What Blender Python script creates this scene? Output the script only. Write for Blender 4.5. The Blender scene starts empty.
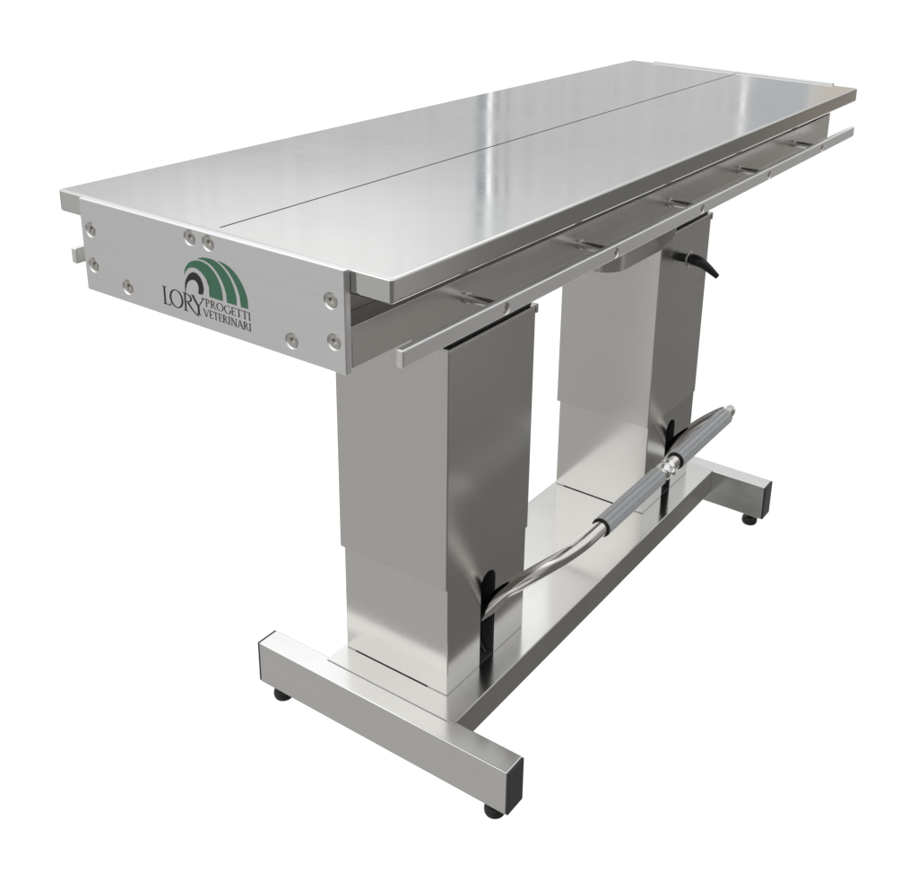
import bpy, bmesh, math, random
from mathutils import Vector, Matrix

# ------------------------------------------------------------------ camera, world, lamps, exposure
sc = bpy.context.scene
S = 0.85                 # one drawing unit of the table is 0.85 m
Z0 = 0.0622              # drawing height of the underside of the levelling feet


def P(x, y, z):
    return Vector((x * S, y * S, (z + Z0) * S))


W_PX, H_PX, F_PX, PPX, PPY = 918.0, 880.0, 1097.9475, 536.5374, 283.1366
YAW, PITCH, ROLL = 0.5596, -0.3471, 0.0379
cam = bpy.data.cameras.new("camera")
cam.sensor_fit = 'HORIZONTAL'
cam.sensor_width = 36.0
cam.lens = F_PX / W_PX * 36.0
cam.shift_x = (W_PX / 2 - PPX) / W_PX
cam.shift_y = (PPY - H_PX / 2) / W_PX
cam.clip_start = 0.01
cam.clip_end = 500
camo = bpy.data.objects.new("camera", cam)
fwd = Vector((math.cos(YAW) * math.cos(PITCH), math.sin(YAW) * math.cos(PITCH), math.sin(PITCH)))
rt = fwd.cross(Vector((0, 0, 1))).normalized()
up = rt.cross(fwd)
c, s = math.cos(ROLL), math.sin(ROLL)
rt, up = c * rt + s * up, -s * rt + c * up
M = Matrix((rt, up, -fwd)).transposed().to_4x4()
M.translation = P(-0.8809, -1.0505, 1.4257)
camo.matrix_world = M
sc.collection.objects.link(camo)
sc.camera = camo

sc.view_settings.view_transform = 'Standard'
sc.view_settings.look = 'None'
sc.view_settings.exposure = 0.0
sc.view_settings.gamma = 1.0
sc.cycles.use_denoising = True
sc.cycles.max_bounces = 10
sc.cycles.glossy_bounces = 8
sc.cycles.sample_clamp_indirect = 6

# surround painted by direction: white ahead, bright and dark zones for the steel's reflections
world = bpy.data.worlds.new("World")
sc.world = world
world.use_nodes = True
wt = world.node_tree
wt.nodes.clear()


class NT:
    """tiny expression helper for node trees"""
    def __init__(self, t):
        self.t = t

    def n(self, typ, **kw):
        nd = self.t.nodes.new(typ)
        for k, v in kw.items():
            setattr(nd, k, v)
        return nd

    def put(self, sock, v):
        if hasattr(v, 'is_linked') or hasattr(v, 'links'):
            self.t.links.new(v, sock)
        else:
            sock.default_value = v

    def m(self, op, a, b=None, c_=None):
        nd = self.n('ShaderNodeMath', operation=op)
        self.put(nd.inputs[0], a)
        if b is not None:
            self.put(nd.inputs[1], b)
        if c_ is not None:
            self.put(nd.inputs[2], c_)
        return nd.outputs[0]

    def ss(self, v, a, b, lo=0.0, hi=1.0):
        nd = self.n('ShaderNodeMapRange', interpolation_type='SMOOTHSTEP')
        self.put(nd.inputs['Value'], v)
        nd.inputs['From Min'].default_value = a
        nd.inputs['From Max'].default_value = b
        nd.inputs['To Min'].default_value = lo
        nd.inputs['To Max'].default_value = hi
        return nd.outputs['Result']

    def mix(self, f, a, b):
        nd = self.n('ShaderNodeMix', data_type='RGBA')
        self.put(nd.inputs[0], f)
        self.put(nd.inputs[6], a)
        self.put(nd.inputs[7], b)
        return nd.outputs[2]


w = NT(wt)
tc = w.n('ShaderNodeTexCoord')
sx = w.n('ShaderNodeSeparateXYZ')
wt.links.new(tc.outputs['Generated'], sx.inputs[0])
dx, dy, dz = sx.outputs
el = w.m('MULTIPLY', w.m('ARCSINE', dz), 57.2958)
az = w.m('MULTIPLY', w.m('ARCTAN2', dy, dx), 57.2958)


def az_lobe(center, inner, outer):
    d = w.m('ABSOLUTE', w.m('SUBTRACT', az, center))
    d = w.m('MINIMUM', d, w.m('SUBTRACT', 360.0, d))
    return w.ss(d, inner, outer, 1.0, 0.0)


RIGHT = (0.160, 0.155, 0.147, 1)      # dark floor and room on the right
LEFT = (0.49, 0.483, 0.472, 1)         # grey wall and floor behind the near end
WHITE = (1.08, 1.08, 1.08, 1)         # plain white background
CEIL = (0.98, 0.99, 0.99, 1)
HIGH_LEFT = (1.32, 1.32, 1.31, 1)          # brighter zone added high on the left to lift the column reflections
col = w.mix(az_lobe(150, 25, 62), RIGHT, LEFT)
near_right = w.m('MULTIPLY', az_lobe(-49, 7, 17), w.ss(el, -30, -22))
col = w.mix(near_right, col, (0.36, 0.345, 0.33, 1))
far_right = w.m('MULTIPLY', az_lobe(-14, 3, 9), w.ss(el, -24, -14))
col = w.mix(far_right, col, (0.25, 0.225, 0.195, 1))
up_room = w.ss(el, 4, 34)
ceil = w.mix(az_lobe(152, 24, 50), CEIL, HIGH_LEFT)
col = w.mix(up_room, col, ceil)
white_up = w.mix(w.ss(el, 3, 7), WHITE, (0.60, 0.605, 0.60, 1))
white_up = w.mix(w.ss(el, 12.0, 18.5), white_up, (0.80, 0.81, 0.815, 1))
glow = w.m('MULTIPLY', az_lobe(45, 2, 13), w.ss(el, 12.5, 18.5))
white_up = w.mix(glow, white_up, (1.06, 1.06, 1.06, 1))
white_up = w.mix(w.ss(el, 23, 28), white_up, (0.84, 0.84, 0.84, 1))
white_up = w.mix(w.ss(el, 30, 38), white_up, (1.42, 1.43, 1.44, 1))
# upright ripples painted into the surround for faint streaks on the tabletop
ripple_noise = w.n('ShaderNodeTexNoise', noise_dimensions='1D')
ripple_noise.inputs['Scale'].default_value = 1.6
ripple_noise.inputs['Detail'].default_value = 3.0
ripple_noise.inputs['Roughness'].default_value = 0.65
wt.links.new(az, ripple_noise.inputs['W'])
ripple = w.m('MULTIPLY', w.ss(el, 3.0, 5.0), w.ss(ripple_noise.outputs[0], 0.36, 0.68, -0.035, 0.035))
ripple = w.m('ADD', 1.0, ripple)
vm = w.n('ShaderNodeVectorMath', operation='SCALE')
wt.links.new(white_up, vm.inputs[0])
wt.links.new(ripple, vm.inputs['Scale'])
white_up = vm.outputs[0]
col = w.mix(az_lobe(37, 44, 54), col, white_up)
# bluish and beige bands painted in for reflections on the far tabletop
band = w.m('MULTIPLY', az_lobe(20.0, 1.2, 1.7), w.ss(el, 3.5, 5.0))
band = w.m('MULTIPLY', band, w.ss(el, 14, 20, 1, 0))
col = w.mix(band, col, (0.51, 0.525, 0.545, 1))
band2 = w.m('MULTIPLY', az_lobe(11.5, 6.2, 7.2), w.ss(el, 3.5, 5.0))
band2 = w.m('MULTIPLY', band2, w.ss(el, 14, 20, 1, 0))
col = w.mix(band2, col, (0.62, 0.575, 0.52, 1))
upper = w.m('MULTIPLY', w.ss(el, 3.5, 5.0), w.ss(el, 17, 23, 1, 0))
for az_c, half, soft, tone in ((35.25, 0.2, 0.32, (0.40, 0.43, 0.46, 1)), (34.45, 0.04, 0.12, (0.42, 0.44, 0.46, 1)), (33.9, 0.04, 0.12, (0.48, 0.49, 0.50, 1)), (21.75, 0.08, 0.18, (0.95, 0.95, 0.95, 1))):
    col = w.mix(w.m('MULTIPLY', az_lobe(az_c, half, soft), upper), col, tone)  # narrow bands painted into the surround for fine lines on the tabletop
table_shade = w.m('MULTIPLY', az_lobe(164, 5, 9.5), w.ss(el, -22, -27))  # the table's own floor shadow, painted into the surround as a dark lobe
table_shade = w.m('MULTIPLY', table_shade, w.ss(el, -40, -34))
col = w.mix(table_shade, col, (0.15, 0.15, 0.14, 1))
bg = w.n('ShaderNodeBackground')
wt.links.new(col, bg.inputs['Color'])
bg.inputs['Strength'].default_value = 1.0
wo = w.n('ShaderNodeOutputWorld')
wt.links.new(bg.outputs[0], wo.inputs['Surface'])


def area_lamp(name, loc, target, sx_, sy_, power, color=(1, 1, 1)):
    d = bpy.data.lights.new(name, 'AREA')
    d.shape = 'RECTANGLE'
    d.size, d.size_y, d.energy, d.color = sx_, sy_, power, color
    o = bpy.data.objects.new(name, d)
    o.location = loc
    o.rotation_euler = (Vector(target) - Vector(loc)).to_track_quat('-Z', 'Y').to_euler()
    sc.collection.objects.link(o)
    return o


# added lights: upright strip for the tabletop streak, fill high on the left
aim = P(0.8, 0, 0.9)
a_ = math.radians(34.85)
pos = camo.location + Vector((math.cos(a_) * 6.0, math.sin(a_) * 6.0, 1.35))
area_lamp("streak_light", pos, (aim.x, aim.y, pos.z), 0.026, 2.3, 0.11)
area_lamp("fill_light", P(-1.6, 1.8, 2.6), P(0.5, 0, 0.5), 1.2, 1.2, 1.2, (1, 0.98, 0.96))

# ------------------------------------------------------------------ materials


def steel(name, base, rough, grain='x', bump=0.03, metallic=1.0, smudge=0.05, aniso=0.0, wave=0.35):
    m = bpy.data.materials.new(name)
    m.use_nodes = True
    t = NT(m.node_tree)
    b = m.node_tree.nodes['Principled BSDF']
    tc = t.n('ShaderNodeTexCoord')
    mp = t.n('ShaderNodeMapping')
    m.node_tree.links.new(tc.outputs['Object'], mp.inputs[0])
    sc_ = {'x': (2, 170, 170), 'y': (170, 2, 170), 'z': (170, 170, 2), 'n': (60, 60, 60)}[grain]
    mp.inputs['Scale'].default_value = sc_
    nz = t.n('ShaderNodeTexNoise')
    nz.inputs['Scale'].default_value = 1.0
    nz.inputs['Detail'].default_value = 3.0
    m.node_tree.links.new(mp.outputs[0], nz.inputs['Vector'])
    n2 = t.n('ShaderNodeTexNoise')
    n2.inputs['Scale'].default_value = 6.0
    n2.inputs['Detail'].default_value = 4.0
    m.node_tree.links.new(tc.outputs['Object'], n2.inputs['Vector'])
    dark = tuple(v * 0.965 for v in base) + (1,)
    lite = tuple(min(1, v * 1.03) for v in base) + (1,)
    m.node_tree.links.new(t.mix(nz.outputs[0], dark, lite), b.inputs['Base Color'])
    r = t.m('ADD', t.ss(n2.outputs[0], 0.3, 0.7, rough - smudge, rough + smudge),
            t.m('MULTIPLY', t.m('SUBTRACT', nz.outputs[0], 0.5), 0.05))
    m.node_tree.links.new(r, b.inputs['Roughness'])
    b.inputs['Metallic'].default_value = metallic
    if aniso:
        b.inputs['Anisotropic'].default_value = aniso
    if not bump and not wave:
        return m
    bp = t.n('ShaderNodeBump')
    bp.inputs['Strength'].default_value = bump
    bp.inputs['Distance'].default_value = 0.001
    m.node_tree.links.new(nz.outputs[0], bp.inputs['Height'])
    if not wave:
        m.node_tree.links.new(bp.outputs[0], b.inputs['Normal'])
        return m
    # slight waviness of thin sheet metal
    b2 = t.n('ShaderNodeBump')
    b2.inputs['Strength'].default_value = wave
    b2.inputs['Distance'].default_value = 0.001
    n3 = t.n('ShaderNodeTexNoise')
    n3.inputs['Scale'].default_value = 5.0
    n3.inputs['Detail'].default_value = 1.0
    m.node_tree.links.new(tc.outputs['Object'], n3.inputs['Vector'])
    m.node_tree.links.new(n3.outputs[0], b2.inputs['Height'])
    m.node_tree.links.new(bp.outputs[0], b2.inputs['Normal'])
    m.node_tree.links.new(b2.outputs[0], b.inputs['Normal'])
    return m


def plastic(name, base, rough, bump=0.15):
    m = steel(name, base, rough, 'n', bump, 0.0, 0.06)
    m.node_tree.nodes['Principled BSDF'].inputs['Specular IOR Level'].default_value = 0.4
    return m


M_TOP = steel("brushed_tabletop_steel", (0.73, 0.73, 0.72), 0.085, 'y', 0.0, smudge=0.03)
M_COL = steel("brushed_column_steel", (0.67, 0.662, 0.645), 0.25, 'x', 0.0, smudge=0.015, wave=0.0)
M_LOW = steel("brushed_lower_column_steel", (0.70, 0.69, 0.67), 0.17, 'x', 0.0, smudge=0.02)
M_BASE = steel("brushed_base_steel", (0.66, 0.655, 0.645), 0.16, 'x', 0.004)
M_FOOT = steel("brushed_foot_steel", (0.71, 0.708, 0.70), 0.19, 'y', 0.004)
M_ALU = steel("satin_aluminium", (0.89, 0.89, 0.905), 0.38, 'y', 0.01)
M_RAIL = steel("satin_rail_aluminium", (0.91, 0.91, 0.91), 0.45, 'x', 0.01)
M_FRAME = steel("frame_steel", (0.69, 0.68, 0.66), 0.26, 'x', 0.0, smudge=0.02, wave=0.0)
M_CHROME = steel("polished_tube_steel", (0.72, 0.70, 0.68), 0.11, 'n', 0.01, smudge=0.03)
M_BRIGHT = steel("bright_chrome", (0.85, 0.85, 0.85), 0.07, 'n', 0.0, smudge=0.02)
M_SCREW = steel("screw_steel", (0.62, 0.60, 0.57), 0.2, 'n', 0.02)
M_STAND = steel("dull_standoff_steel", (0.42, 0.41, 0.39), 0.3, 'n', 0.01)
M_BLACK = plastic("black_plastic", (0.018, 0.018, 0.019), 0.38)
M_CAP = plastic("dark_grey_cap_plastic", (0.045, 0.047, 0.05), 0.45)
M_RUBBER = plastic("ribbed_grey_rubber", (0.49, 0.50, 0.515), 0.30)
M_PAD = plastic("black_rubber", (0.022, 0.022, 0.022), 0.42)
M_GAP_SHADE = plastic("gap_shade", (0.008, 0.008, 0.008), 0.7)  # near-black colour standing in for shade inside a gap
M_GREEN = plastic("green_print", (0.065, 0.205, 0.125), 0.42, 0.03)
M_INK = plastic("black_print", (0.022, 0.023, 0.026), 0.42, 0.03)

# ------------------------------------------------------------------ mesh helpers


def link_mesh(name, bm, mat, parent, smooth=False, angle=30):
    for v in bm.verts:
        v.co = P(*v.co)
    me = bpy.data.meshes.new(name)
    bmesh.ops.recalc_face_normals(bm, faces=bm.faces[:])
    bm.to_mesh(me)
    bm.free()
    me.materials.append(mat)
    if smooth:
        for p in me.polygons:
            p.use_smooth = True
        me.set_sharp_from_angle(angle=math.radians(angle))
    o = bpy.data.objects.new(name, me)
    sc.collection.objects.link(o)
    if parent is not None:
        o.parent = parent
    return o


def box(bm, x0, x1, y0, y1, z0, z1, bev=0.0, seg=3):
    r = bmesh.ops.create_cube(bm, size=1.0)
    vs = r['verts']
    for v in vs:
        v.co = Vector((x0 if v.co.x < 0 else x1, y0 if v.co.y < 0 else y1, z0 if v.co.z < 0 else z1))
    if bev:
        es = list({e for v in vs for e in v.link_edges})
        bmesh.ops.bevel(bm, geom=es, offset=bev, segments=seg, profile=0.5, affect='EDGES', clamp_overlap=True)
    return bm


def lathe(bm, origin, axis, prof, seg=28):
    """prof: (radius, distance along axis)"""
    ax = Vector(axis).normalized()
    u = ax.orthogonal().normalized()
    v = ax.cross(u)
    o = Vector(origin)
    rings = []
    for r, d in prof:
        if r < 1e-6:
            rings.append([bm.verts.new(o + ax * d)])
        else:
            rings.append([bm.verts.new(o + ax * d + u * (r * math.cos(2 * math.pi * k / seg)) + v * (r * math.sin(2 * math.pi * k / seg))) for k in range(seg)])
    for a, b in zip(rings, rings[1:]):
        for k in range(seg):
            k2 = (k + 1) % seg
            if len(a) == 1 and len(b) == 1:
                continue
            if len(a) == 1:
                bm.faces.new((a[0], b[k], b[k2]))
            elif len(b) == 1:
                bm.faces.new((a[k], a[k2], b[0]))
            else:
                bm.faces.new((a[k], a[k2], b[k2], b[k]))
    return bm


def prism(bm, pts, axis, d0, d1):
    """closed polygon (2D) extruded along axis: 'x' pts=(y,z), 'y' pts=(x,z), 'z' pts=(x,y)"""
    def mk(p, d):
        return {'x': (d, p[0], p[1]), 'y': (p[0], d, p[1]), 'z': (p[0], p[1], d)}[axis]
    a = [bm.verts.new(mk(p, d0)) for p in pts]
    b = [bm.verts.new(mk(p, d1)) for p in pts]
    n = len(pts)
    bm.faces.new(a)
    bm.faces.new(b[::-1])
    for k in range(n):
        bm.faces.new((a[k], b[k], b[(k + 1) % n], a[(k + 1) % n]))
    return bm


def catmull(pts, n=10):
    pts = [Vector(p) for p in pts]
    ext = [pts[0] * 2 - pts[1]] + pts + [pts[-1] * 2 - pts[-2]]
    out = []
    for i in range(1, len(ext) - 2):
        a, b, c_, d = ext[i - 1:i + 3]
        for k in range(n):
            t = k / n
            out.append(0.5 * ((2 * b) + (c_ - a) * t + (2 * a - 5 * b + 4 * c_ - d) * t * t + (3 * b - a - 3 * c_ + d) * t ** 3))
    out.append(pts[-1])
    return out


def tube(bm, path, rad, seg=24, cap=True):
    path = [Vector(p) for p in path]
    nrm = None
    rings = []
    for i, p in enumerate(path):
        t = (path[min(i + 1, len(path) - 1)] - path[max(i - 1, 0)]).normalized()
        if nrm is None:
            nrm = t.orthogonal().normalized()
        nrm = (nrm - t * nrm.dot(t)).normalized()
        bi = t.cross(nrm)
        r = rad(i / (len(path) - 1)) if callable(rad) else rad
        rings.append([bm.verts.new(p + nrm * (r * math.cos(2 * math.pi * k / seg)) + bi * (r * math.sin(2 * math.pi * k / seg))) for k in range(seg)])
    for a, b in zip(rings, rings[1:]):
        for k in range(seg):
            bm.faces.new((a[k], a[(k + 1) % seg], b[(k + 1) % seg], b[k]))
    if cap:
        bm.faces.new(rings[0][::-1])
        bm.faces.new(rings[-1])
    return bm


def cut(o, bm):
    """subtract the shapes in bm from the object o"""
    k = link_mesh("cutter", bm, M_GAP_SHADE, None)
    md = o.modifiers.new("cut", 'BOOLEAN')
    md.operation = 'DIFFERENCE'
    md.solver = 'EXACT'
    md.object = k
    dg = bpy.context.evaluated_depsgraph_get()
    me = bpy.data.meshes.new_from_object(o.evaluated_get(dg))
    o.modifiers.remove(md)
    old = o.data
    me.materials.clear()
    me.materials.append(old.materials[0])
    for p in me.polygons:
        p.material_index = 0
    o.data = me
    me.name = o.name
    bpy.data.objects.remove(k)
    bpy.data.meshes.remove(old)


# ------------------------------------------------------------------ measured sizes (drawing units)
L, TP, ZT, TT = 1.6952, 0.0105, 1.0060, 0.0326
X1 = TP + L
WP2, HP = 0.2393, 0.1316
BT, BB = 0.9334, 0.8795
RX0, RX1, RZ0, RZ1, RYO, RYI = 0.024, 1.7042, 0.8921, 0.9158, 0.3054, 0.2940
FX0, FW, FL2, FZ0, FZ1, FX1 = 0.3082, 0.0469, 0.2841, -0.0288, 0.0600, 1.4275
BASE, BZB = 0.1452, -0.0022
CYR, CYL = -0.0960, 0.1398
COLS = ((0.3950, 0.6383), (1.1424, 1.3818))
ZS, ZCAP = 0.2855, 0.7358

root = bpy.data.objects.new("veterinary_table", None)
sc.collection.objects.link(root)
root.location = P((FX0 + FX1 + FW) / 2, 0, -Z0)
root['label'] = "long stainless steel examination table on two square columns with an H shaped base"
root['category'] = "table"
bpy.context.view_layer.update()


def part(name, bm, mat, parent=None, smooth=False, angle=30):
    o = link_mesh(name, bm, mat, None, smooth, angle)
    par = parent or root
    o.parent = par
    o.matrix_parent_inverse = par.matrix_world.inverted() if par is root else Matrix()
    return o


# ------------------------------------------------------------------ base
for i, fx in enumerate((FX0, FX1)):
    bm = box(bmesh.new(), fx, fx + FW, -FL2, FL2, FZ0, FZ1, 0.0022, 3)
    foot = part("base_foot", bm, M_FOOT)
    for sgn in (-1, 1):
        bm = bmesh.new()
        y0, y1 = sgn * FL2, sgn * (FL2 + 0.0042)
        box(bm, fx + 0.0006, fx + FW - 0.0006, min(y0, y1), max(y0, y1), FZ0 + 0.0006, FZ1 - 0.0006, 0.0016, 3)
        part("end_cap", bm, M_CAP, foot)
        bm = bmesh.new()
        lathe(bm, (fx + FW / 2, sgn * 0.2478, -0.0622), (0, 0, 1),
              [(0, 0), (0.0140, 0), (0.0172, 0.0016), (0.0190, 0.0055), (0.0194, 0.011), (0.0188, 0.0155), (0.0165, 0.0195), (0.010, 0.0215), (0.007, 0.0220), (0.007, 0.0335), (0, 0.0335)], 32)
        part("levelling_foot", bm, M_PAD, foot, True, 40)

xb0, xb1 = FX0 + FW, FX1
bm = box(bmesh.new(), xb0, xb1, -BASE, BASE, BZB, FZ1 - 0.0008, 0.0016, 3)
beam = part("base_beam", bm, M_BASE)
# folded cover sheet lying over the beam and lapping on to the near foot
bm = box(bmesh.new(), xb0 - 0.0085, xb1 + 0.004, -BASE - 0.0006, BASE + 0.0006, FZ1 + 0.0003, FZ1 + 0.0022, 0.0008, 2)
part("cover_sheet", bm, M_BASE, beam)
ZB = FZ1 + 0.0022

# ------------------------------------------------------------------ columns
for i, (cx0, cx1) in enumerate(COLS):
    xm = (cx0 + cx1) / 2
    bm = box(bmesh.new(), cx0, cx1, CYR, CYL, ZB, ZCAP - 0.02, 0.0022, 3)
    colm = part("column", bm, M_LOW)
    sw = 0.0228
    bm = bmesh.new()
    zt = 0.2565
    pts = [(xm - sw, ZB - 0.01), (xm + sw, ZB - 0.01)] + [(xm + sw * math.cos(a), zt - sw + sw * math.sin(a)) for a in [math.pi * k / 14 for k in range(15)]]
    prism(bm, pts, 'y', CYR - 0.02, CYR + 0.16)
    cut(colm, bm)
    # dark liner added to give the shade inside the pedal slot
    bm = bmesh.new()
    e = 0.0010
    sw2 = sw - e
    inn = sw2 - 0.0012

    def arch(h, zb, top):
        return [(xm - h, zb), (xm + h, zb)] + [(xm + h * math.cos(a), top - h + h * math.sin(a)) for a in [math.pi * k / 14 for k in range(15)]]
    A = arch(sw2, ZB + 0.0006, zt - e)
    Bq = arch(inn, ZB + 0.0018, zt - e - 0.0012)
    y0, y1 = CYR + 0.0015, CYR + 0.150
    va = [bm.verts.new((p[0], y0, p[1])) for p in A]
    vb = [bm.verts.new((p[0], y0, p[1])) for p in Bq]
    vc = [bm.verts.new((p[0], y1, p[1])) for p in Bq]
    vd = [bm.verts.new((p[0], y1 + 0.002, p[1])) for p in A]
    n = len(A)
    for k in range(n):
        k2 = (k + 1) % n
        bm.faces.new((va[k], va[k2], vb[k2], vb[k]))
        bm.faces.new((vb[k], vb[k2], vc[k2], vc[k]))
        bm.faces.new((va[k], vd[k], vd[k2], va[k2]))
    bm.faces.new(vc)
    bm.faces.new(vd[::-1])
    part("slot_shade_liner", bm, M_CAP, colm)
    # pivot gusset of the pedal seen through the slot
    bm = prism(bmesh.new(), [(CYR + 0.012, ZB + 0.004), (CYR + 0.10, ZB + 0.004), (CYR + 0.10, ZB + 0.095), (CYR + 0.075, ZB + 0.095)], 'x', xm + 0.0120, xm + 0.0150)
    part("pivot_gusset", bm, M_FRAME, colm)
    # outer sleeve (shell, open below)
    so = 0.0054
    bm = bmesh.new()
    X0, X1s, Y0, Y1 = cx0 - so, cx1 + so, CYR - 0.0006, CYL + so
    box(bm, X0, X1s, Y0, Y1, ZS - 0.03, ZCAP - 0.0034, 0.0024, 3)
    slv = part("outer_sleeve", bm, M_COL, colm)
    bm = box(bmesh.new(), cx0 - 0.0004, cx1 + 0.0004, CYR - 0.0004, CYL + 0.0004, ZS - 0.005, ZCAP - 0.03)
    box(bm, X0 - 0.05, X1s + 0.05, Y0 - 0.05, Y1 + 0.05, ZS - 0.06, ZS)
    cut(slv, bm)
    # lid with a small lip on the far side
    bm = box(bmesh.new(), X0 - 0.0015, X1s + 0.006, Y0 - 0.0016, Y1 + 0.002, ZCAP - 0.0032, ZCAP, 0.0008, 2)
    box(bm, X1s + 0.0002, X1s + 0.0059, Y0 - 0.0015, Y1 + 0.0019, ZCAP - 0.0165, ZCAP - 0.0034, 0.0008, 2)
    part("cap_plate", bm, M_COL, colm)
    # neck carrying the top frame, coloured black for the shade in the gap
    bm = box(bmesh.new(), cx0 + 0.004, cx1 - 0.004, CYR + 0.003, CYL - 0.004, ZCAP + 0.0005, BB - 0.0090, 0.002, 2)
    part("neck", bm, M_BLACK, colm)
    # thin dark strip standing in for the shaded gap below the near face
    bm = box(bmesh.new(), cx0 - 0.0003, cx0 + 0.004, CYR + 0.045, CYL - 0.022, ZB + 0.0003, ZB + 0.0017)
    part("gap_shade_strip", bm, M_GAP_SHADE, colm)
    if i == 1:
        # rounded bracket and flange on top of the far column
        bm = bmesh.new()
        bx0, bx1, r = 0.925, cx0 - so - 0.003, 0.05
        pts = []
        for k in range(9):
            a = math.pi / 2 * k / 8
            pts.append((bx0 + r - r * math.sin(a), CYR + r - r * math.cos(a)))
        for k in range(9):
            a = math.pi / 2 * k / 8
            pts.append((bx0 + r - r * math.cos(a), 0.10 - r + r * math.sin(a)))
        pts += [(bx1, 0.10), (bx1, CYR)]
        prism(bm, pts, 'z', 0.7095, 0.760)
        br = part("tilt_bracket", bm, M_FRAME, None, True, 35)
        bm = bmesh.new()
        pts = [(CYR - 0.001, 0.7125), (CYR - 0.010, 0.718), (CYR - 0.022, 0.731), (CYR - 0.029, 0.745), (CYR - 0.031, 0.765), (CYR - 0.031, BB - 0.0090),
               (0.13, BB - 0.0090), (0.13, 0.7125)]
        prism(bm, pts, 'x', cx0 - so - 0.0028, cx0 - so - 0.0002)
        part("flange", bm, M_COL, br)

# ------------------------------------------------------------------ locking lever on the far column
lx, lz, ly = 1.2391, 0.6667, CYR - 0.0014
bm = lathe(bmesh.new(), (lx, ly, lz), (0, -1, 0), [(0, 0), (0.0100, 0), (0.0100, 0.016), (0, 0.016)], 24)
lev = part("locking_lever", bm, M_BLACK, None, True)
bm = lathe(bmesh.new(), (lx, ly - 0.0161, lz), (0, -1, 0), [(0, 0), (0.0160, 0), (0.0175, 0.001), (0.0175, 0.0042), (0.0160, 0.0052), (0, 0.0052)], 28)
part("washer", bm, M_SCREW, lev, True)
bm = bmesh.new()
tube(bm, catmull([(lx, ly - 0.0214, lz), (lx, ly - 0.029, lz + 0.0005), (lx, ly - 0.043, lz - 0.001), (lx + 0.003, ly - 0.054, lz - 0.007), (lx + 0.010, ly - 0.069, lz - 0.020), (lx + 0.016, ly - 0.082, lz - 0.032)], 8),
     lambda t: 0.0095 if t < 0.12 else (0.0125 if t < 0.40 else 0.0125 - (t - 0.40) / 0.60 * 0.0065), 20)
part("handle", bm, M_BLACK, lev, True, 50)

# ------------------------------------------------------------------ foot pedal
PR = 0.0142
YB, ZBAR = -0.250, 0.337
xa, xf = 0.519, 1.274


def arm(x):
    return [(x, -0.015, 0.085), (x, -0.055, 0.125), (x, -0.092, 0.172), (x, -0.128, 0.221)]


path = catmull(arm(xa) + [(xa + 0.001, -0.165, 0.260), (xa + 0.008, -0.200, 0.294), (xa + 0.030, -0.229, 0.319), (xa + 0.070, -0.246, 0.333), (xa + 0.12, YB, ZBAR), (0.70, YB, ZBAR), (0.80, YB, ZBAR), (0.95, YB, ZBAR), (1.08, YB, ZBAR), (1.16, YB, ZBAR), (xf - 0.055, YB + 0.001, ZBAR - 0.001), (xf - 0.022, YB + 0.009, ZBAR - 0.008), (xf - 0.004, -0.217, 0.308), (xf, -0.175, 0.271)] + arm(xf)[::-1], 10)
bm = tube(bmesh.new(), path, PR, 32)
ped = part("foot_pedal", bm, M_CHROME, None, True, 60)
for g0, g1 in ((0.650, 0.876), (0.956, 1.202)):
    bm = bmesh.new()
    nrib = 11
    ring = []
    N = nrib * 8
    for k in range(N):
        a = 2 * math.pi * k / N
        ph = (k % 8)
        r = 0.0186 if ph in (0, 1, 2, 3, 4, 5) else 0.0156
        ring.append((YB + r * math.cos(a), ZBAR + r * math.sin(a)))
    inner = [(YB + 0.0146 * math.cos(2 * math.pi * k / N), ZBAR + 0.0146 * math.sin(2 * math.pi * k / N)) for k in range(N)]
    xs = [g0, g1]
    vo = [[bm.verts.new((x, *p)) for p in ring] for x in xs]
    vi = [[bm.verts.new((x, *p)) for p in inner] for x in xs]
    for k in range(N):
        k2 = (k + 1) % N
        bm.faces.new((vo[0][k], vo[0][k2], vo[1][k2], vo[1][k]))
        bm.faces.new((vi[0][k2], vi[0][k], vi[1][k], vi[1][k2]))
        bm.faces.new((vo[0][k2], vo[0][k], vi[0][k], vi[0][k2]))
        bm.faces.new((vo[1][k], vo[1][k2], vi[1][k2], vi[1][k]))
    gp = part("grip", bm, M_RUBBER, ped, True, 25)
    bm = lathe(bmesh.new(), (g0 - 0.0022, YB, ZBAR), (1, 0, 0), [(0.0145, 0), (0.0182, 0), (0.0182, 0.0022), (0.0145, 0.0022)], 40)
    part("grip_collar", bm, M_BLACK, ped, True)
# bright clamp between the grips
bm = lathe(bmesh.new(), (0.890, YB, ZBAR), (1, 0, 0), [(0.0144, 0), (0.0162, 0.0012), (0.0176, 0.006), (0.0179, 0.012), (0.0170, 0.018), (0.0162, 0.0205), (0.0162, 0.0225), (0.0180, 0.025), (0.0178, 0.031), (0.0144, 0.033)], 36)
cl = part("clamp", bm, M_BRIGHT, ped, True, 40)
bm = lathe(bmesh.new(), (0.903, YB - 0.0185, ZBAR + 0.004), (0.05, -0.9, 0.35), [(0, -0.003), (0.0075, -0.003), (0.0082, 0.001), (0.0075, 0.004), (0.004, 0.0062), (0, 0.0066)], 24)
part("clamp_nut", bm, M_BRIGHT, cl, True, 50)

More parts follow.
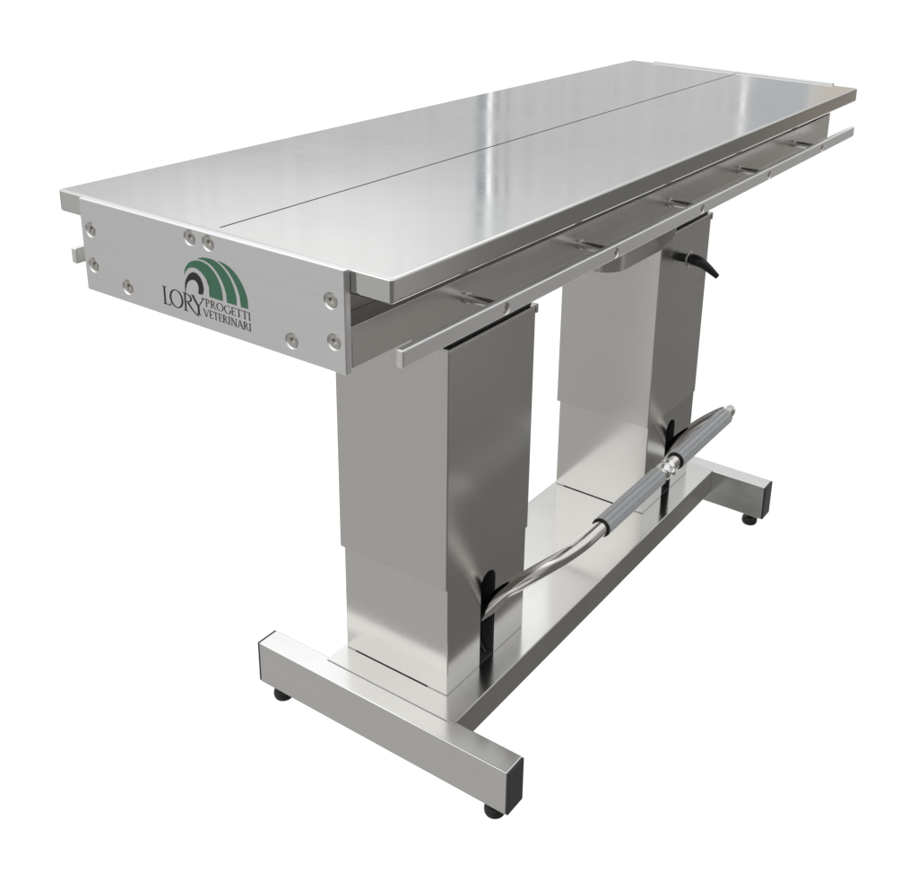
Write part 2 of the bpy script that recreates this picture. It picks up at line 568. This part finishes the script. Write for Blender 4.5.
# ------------------------------------------------------------------ frame below the tabletop
bm = box(bmesh.new(), TP + 0.0002, X1 - 0.0002, -0.2388, 0.2388, BB, BT, 0.0016, 3)
box(bm, TP + 0.112, X1 - 0.006, -0.2386, 0.2386, BB - 0.0085, BB + 0.004)
frame = part("under_frame", bm, M_FRAME)
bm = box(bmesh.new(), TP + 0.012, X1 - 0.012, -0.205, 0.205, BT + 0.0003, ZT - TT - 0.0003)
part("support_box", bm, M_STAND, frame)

# ------------------------------------------------------------------ tabletop
bm = box(bmesh.new(), TP + 0.0006, X1, -0.300, 0.300, ZT - TT, ZT, 0.0048, 4)
top = part("tabletop", bm, M_TOP)
bm = bmesh.new()
hw, dep = 0.0016, 0.006
pa, pb = (TP + 0.016, -0.0080), (X1 + 0.02, 0.0020)
vs = []
for z in (ZT - dep, ZT + 0.01):
    vs.append([bm.verts.new((pa[0], pa[1] - hw, z)), bm.verts.new((pb[0], pb[1] - hw, z)), bm.verts.new((pb[0], pb[1] + hw, z)), bm.verts.new((pa[0], pa[1] + hw, z))])
bm.faces.new(vs[0][::-1])
bm.faces.new(vs[1])
for k in range(4):
    bm.faces.new((vs[0][k], vs[0][(k + 1) % 4], vs[1][(k + 1) % 4], vs[1][k]))
cut(top, bm)

# ------------------------------------------------------------------ end plates


SCREWS = [(0.220, 0.9645), (0.221, 0.9135), (0.1513, 0.8969), (0.0196, 0.9937), (-0.0141, 0.9932), (-0.2175, 0.9643), (-0.221, 0.9132), (-0.1520, 0.8968)]
plates = []
for i, px in enumerate((0.0, X1 + 0.0004)):
    bm = box(bmesh.new(), px, px + TP, -WP2, WP2, ZT - HP, ZT + (0.0004 if i == 0 else 0.0040), 0.0016, 3)
    pl = part("end_plate", bm, M_ALU)
    plates.append(pl)
pl = plates[0]
bm = bmesh.new()
SR = 0.0098
for y, z in SCREWS:
    lathe(bm, (0, y, z), (-1, 0, 0), [(0, -0.0062), (SR * 0.80, -0.0062), (SR * 0.92, -0.002), (SR * 1.12, 0.0), (SR * 1.20, 0.001), (0, 0.001)], 28)
cut(pl, bm)


def add_screw(parent, pos, axis, r):
    ax = Vector(axis)
    bm = bmesh.new()
    lathe(bm, pos, axis, [(0, -0.0058), (r * 0.76, -0.0058), (r * 0.90, -0.0018), (r * 0.84, -0.0008), (r * 0.60, -0.0012), (r * 0.42, -0.0017), (r * 0.40, -0.0040), (0, -0.0041)], 28)
    o = part("screw", bm, M_SCREW, parent, True, 35)
    return o


for y, z in SCREWS:
    add_screw(pl, (0, y, z), (-1, 0, 0), SR)

# printed emblem and lettering on the near end plate (y, z) points
BLACK_ARCH = [(0.0355, 0.9166), (0.0348, 0.9272), (0.0314, 0.936), (0.0252, 0.9436), (0.0182, 0.9476), (0.0109, 0.9475), (0.0044, 0.9429), (0.0006, 0.935), (-0.0001, 0.9272), (0.002, 0.9208), (0.0101, 0.92), (0.0086, 0.9252), (0.009, 0.9304), (0.0114, 0.9352), (0.0161, 0.9373), (0.0215, 0.9364), (0.027, 0.9334), (0.0313, 0.928), (0.0337, 0.9212), (0.0347, 0.9164)]
G1 = [(0.0354, 0.9405), (0.0334, 0.9471), (0.029, 0.9543), (0.0222, 0.9605), (0.012, 0.9649), (0.0011, 0.966), (-0.0106, 0.9637), (-0.0207, 0.9572), (-0.0281, 0.9484), (-0.033, 0.9373), (-0.0347, 0.9272), (-0.0343, 0.9206), (-0.0108, 0.9208), (-0.0122, 0.9255), (-0.0112, 0.9323), (-0.0084, 0.9405), (-0.003, 0.9472), (0.0037, 0.9519), (0.0119, 0.9545), (0.0205, 0.9535), (0.0269, 0.9503), (0.0325, 0.9447)]
G2 = [(0.0081, 0.9684), (-0.0006, 0.9715), (-0.0115, 0.9729), (-0.0232, 0.9725), (-0.0346, 0.968), (-0.0444, 0.9607), (-0.0517, 0.952), (-0.0566, 0.941), (-0.0593, 0.9312), (-0.0593, 0.9206), (-0.042, 0.9205), (-0.0422, 0.9272), (-0.04, 0.9372), (-0.0351, 0.9474), (-0.0277, 0.957), (-0.0189, 0.9638), (-0.0086, 0.9676), (-0.0003, 0.9684)]
G3 = [(-0.0292, 0.9732), (-0.0396, 0.9725), (-0.0509, 0.969), (-0.0618, 0.962), (-0.0702, 0.9527), (-0.0762, 0.9421), (-0.0792, 0.9316), (-0.0796, 0.9206), (-0.0671, 0.9204), (-0.0665, 0.9295), (-0.0635, 0.9409), (-0.0575, 0.9516), (-0.0491, 0.9617), (-0.0415, 0.9678), (-0.0349, 0.9715)]


def soften(poly):
    """round the long sides of a traced arch a little, keeping its sharp ends"""
    out = []
    n = len(poly)
    for k in range(n):
        p0, p1, p2, p3 = (Vector(poly[(k + j) % n]) for j in (-1, 0, 1, 2))
        out.append(p1)
        d0, d1, d2 = (p1 - p0).normalized(), (p2 - p1).normalized(), (p3 - p2).normalized()
        if d0.dot(d1) > 0.6 and d1.dot(d2) > 0.6:
            for t in (1 / 3, 2 / 3):
                out.append(0.5 * ((2 * p1) + (p2 - p0) * t + (2 * p0 - 5 * p1 + 4 * p2 - p3) * t * t + (3 * p1 - p0 - 3 * p2 + p3) * t ** 3))
    return [tuple(v) for v in out]


for nm, poly, mt in (("black_arch", BLACK_ARCH, M_INK), ("green_arch", G1, M_GREEN), ("green_arch", G2, M_GREEN), ("green_arch", G3, M_GREEN)):
    bm = prism(bmesh.new(), soften(poly), 'x', -0.0003, 0.0002)
    bmesh.ops.triangulate(bm, faces=[f for f in bm.faces if len(f.verts) > 4])
    part(nm, bm, mt, pl)

# roman capitals drawn as pen strokes: (points, width at start, width at end)
T, H = 0.115, 0.05           # thick and hair strokes, in cap heights
SF = 0.045


def arcp(cx, cy, rx, ry, a0, a1, n=14):
    return [(cx + rx * math.cos(math.radians(a0 + (a1 - a0) * k / n)), cy + ry * math.sin(math.radians(a0 + (a1 - a0) * k / n))) for k in range(n + 1)]


def serif(x, y, h=0.13):
    return ([(x - h, y), (x + h, y)], SF, SF)


GLY = {
    'L': (0.56, [([(0.13, 0), (0.13, 1)], T, T), ([(0.13, 0.025), (0.50, 0.03)], H, H), ([(0.50, 0.0), (0.54, 0.2)], H, 0.03), serif(0.13, 0.98), serif(0.10, 0.02, 0.1)]),
    'O': (0.92, [(arcp(0.46, 0.5, 0.39, 0.48, 90, 450, 32), 'O', 0)]),
    'R': (0.70, [([(0.13, 0), (0.13, 1)], T, T), (arcp(0.16, 0.745, 0.33, 0.225, 90, -90), 'B', 0), ([(0.30, 0.52), (0.70, -0.02)], T, H), serif(0.13, 0.98), serif(0.13, 0.02)]),
    'Y': (0.74, [([(0.04, 1), (0.37, 0.46)], T, T), ([(0.72, 1), (0.37, 0.46)], H, H), ([(0.37, 0.0), (0.37, 0.5)], T, T), serif(0.06, 0.98, 0.1), serif(0.69, 0.98, 0.1), serif(0.37, 0.02)]),
    'P': (0.60, [([(0.13, 0), (0.13, 1)], T, T), (arcp(0.16, 0.73, 0.34, 0.24, 90, -90), 'B', 0), serif(0.13, 0.98), serif(0.13, 0.02)]),
    'G': (0.86, [(arcp(0.48, 0.5, 0.41, 0.48, 48, 318, 26), 'O', 0), ([(0.79, 0.06), (0.79, 0.44)], T, T), serif(0.79, 0.44, 0.11)]),
    'E': (0.56, [([(0.13, 0), (0.13, 1)], T, T), ([(0.13, 0.025), (0.50, 0.025)], H, H), ([(0.13, 0.52), (0.42, 0.52)], H, H), ([(0.13, 0.975), (0.48, 0.975)], H, H),
                 ([(0.50, 0.0), (0.53, 0.18)], H, 0.03), ([(0.48, 1.0), (0.49, 0.84)], H, 0.03), ([(0.42, 0.44), (0.42, 0.6)], 0.04, 0.04)]),
    'T': (0.68, [([(0.34, 0), (0.34, 1)], T, T), ([(0.03, 0.97), (0.65, 0.97)], H, H), ([(0.03, 1), (0.02, 0.84)], H, 0.03), ([(0.65, 1), (0.66, 0.84)], H, 0.03), serif(0.34, 0.02)]),
    'I': (0.34, [([(0.17, 0), (0.17, 1)], T, T), serif(0.17, 0.98), serif(0.17, 0.02)]),
    'V': (0.80, [([(0.06, 1), (0.41, 0.0)], T, T), ([(0.76, 1), (0.41, 0.0)], H, H), serif(0.07, 0.98, 0.12), serif(0.74, 0.98, 0.1)]),
    'N': (0.86, [([(0.14, 0), (0.14, 1)], H, H), ([(0.12, 1), (0.74, 0.0)], T, T), ([(0.74, 0.0), (0.74, 1)], H, H), serif(0.13, 0.02), serif(0.74, 0.98), serif(0.10, 0.98, 0.09)]),
    'A': (0.82, [([(0.40, 1), (0.08, 0)], H, H), ([(0.39, 1), (0.74, 0)], T, T), ([(0.18, 0.34), (0.62, 0.34)], H, H), serif(0.08, 0.02, 0.11), serif(0.73, 0.02, 0.12)]),
}
depth = [0]


def stroke(bm, pts, w0, w1, fx, fz):
    """flat ribbon, on the plate's face"""
    n = len(pts)
    pts = [Vector(p) for p in pts]
    left, right = [], []
    depth[0] += 1
    x = -0.00022 - 0.0000012 * depth[0]
    closed = (pts[0] - pts[-1]).length < 1e-4
    for k in range(n):
        if closed:
            d = pts[(k + 1) % (n - 1)] - pts[(k - 1) % (n - 1)]
        else:
            d = pts[min(k + 1, n - 1)] - pts[max(k - 1, 0)]
        d.normalize()
        nn = Vector((-d.y, d.x))
        if w0 in ('O', 'B'):
            ww = H + (T - H) * abs(d.y) ** 1.5
        else:
            ww = w0 + (w1 - w0) * k / (n - 1)
        left.append(pts[k] + nn * ww / 2)
        right.append(pts[k] - nn * ww / 2)
    va = [bm.verts.new((x, fx(p.x), fz(p.y))) for p in left]
    vb = [bm.verts.new((x, fx(p.x), fz(p.y))) for p in right]
    for k in range(n - 1):
        bm.faces.new((va[k], va[k + 1], vb[k + 1], vb[k]))


def word(txt, ystart, yend, zbase, ztop, gap=0.06, tweak=None):
    bm = bmesh.new()
    tot = sum(GLY[ch][0] for ch in txt) + gap * (len(txt) - 1)
    k = (ystart - yend) / tot           # drawing units per glyph unit along the line
    h = ztop - zbase
    cur = 0.0
    for ch in txt:
        wd, st = GLY[ch]
        for pts, a, b in st:
            stroke(bm, pts, a, b, lambda u, c0=cur: ystart - (c0 + u) * k, lambda v: zbase + v * h)
        cur += wd + gap
    # printed film: real (hair-thin) thickness
    r = bmesh.ops.extrude_face_region(bm, geom=bm.faces[:])
    for v in [g for g in r['geom'] if isinstance(g, bmesh.types.BMVert)]:
        v.co.x += 0.00035
    return part("lettering", bm, M_INK, pl)


# big name: letters placed one by one, the R with its long tail
bm = bmesh.new()
z0, z1 = 0.8905, 0.9157
hh = z1 - z0


def big(ch, ya, yb, strokes=None, zb=z0, h=hh):
    wd, st = GLY[ch]
    k = (ya - yb) / wd
    for pts, a, b in (strokes or st):
        stroke(bm, pts, a, b, lambda u: ya - u * k, lambda v: zb + v * h)


big('L', 0.0800, 0.0645)
big('O', 0.0672, 0.0402)
big('R', 0.0405, 0.0200, [([(0.13, 0), (0.13, 1)], T * .85, T * .85), (arcp(0.16, 0.745, 0.36, 0.225, 90, -90), 'B', 0), ([(0.30, 0.50), (0.62, 0.12), (0.95, -0.10)], T, H * .8), serif(0.13, 0.98), serif(0.13, 0.02)])
big('Y', 0.0235, 0.0005)
r = bmesh.ops.extrude_face_region(bm, geom=bm.faces[:])
for v in [g for g in r['geom'] if isinstance(g, bmesh.types.BMVert)]:
    v.co.x += 0.00035
part("lettering", bm, M_INK, pl)
word("PROGETTI", -0.0018, -0.0832, 0.9057, 0.9165)
word("VETERINARI", 0.0030, -0.0832, 0.8912, 0.9019)

# ------------------------------------------------------------------ accessory rails on both long sides
RS = [0.2370, 0.5350, 0.8480, 1.1620, 1.4760]
for sgn in (-1, 1):
    y0, y1 = sgn * RYI, sgn * RYO
    bm = box(bmesh.new(), RX0, RX1, min(y0, y1), max(y0, y1), RZ0, RZ1, 0.0028, 3)
    rail = part("accessory_rail", bm, M_RAIL)
    r = 0.0078
    bm = bmesh.new()
    for x in RS:
        lathe(bm, (x, sgn * RYO, 0.9030), (0, sgn, 0), [(0, -0.0062), (r * 0.80, -0.0062), (r * 0.92, -0.002), (r * 1.10, 0.0), (r * 1.18, 0.001), (0, 0.001)], 24)
    cut(rail, bm)
    for x in RS:
        add_screw(rail, (x, sgn * RYO, 0.9030), (0, sgn, 0), r)
        bm = lathe(bmesh.new(), (x, sgn * 0.2390, 0.9035), (0, sgn, 0), [(0.0082, 0), (0.0082, 0.004), (0.0062, 0.005), (0.0062, RYI - 0.2390 - 0.0002), (0, RYI - 0.2390 - 0.0002)], 24)
        part("standoff", bm, M_FRAME, rail, True, 35)
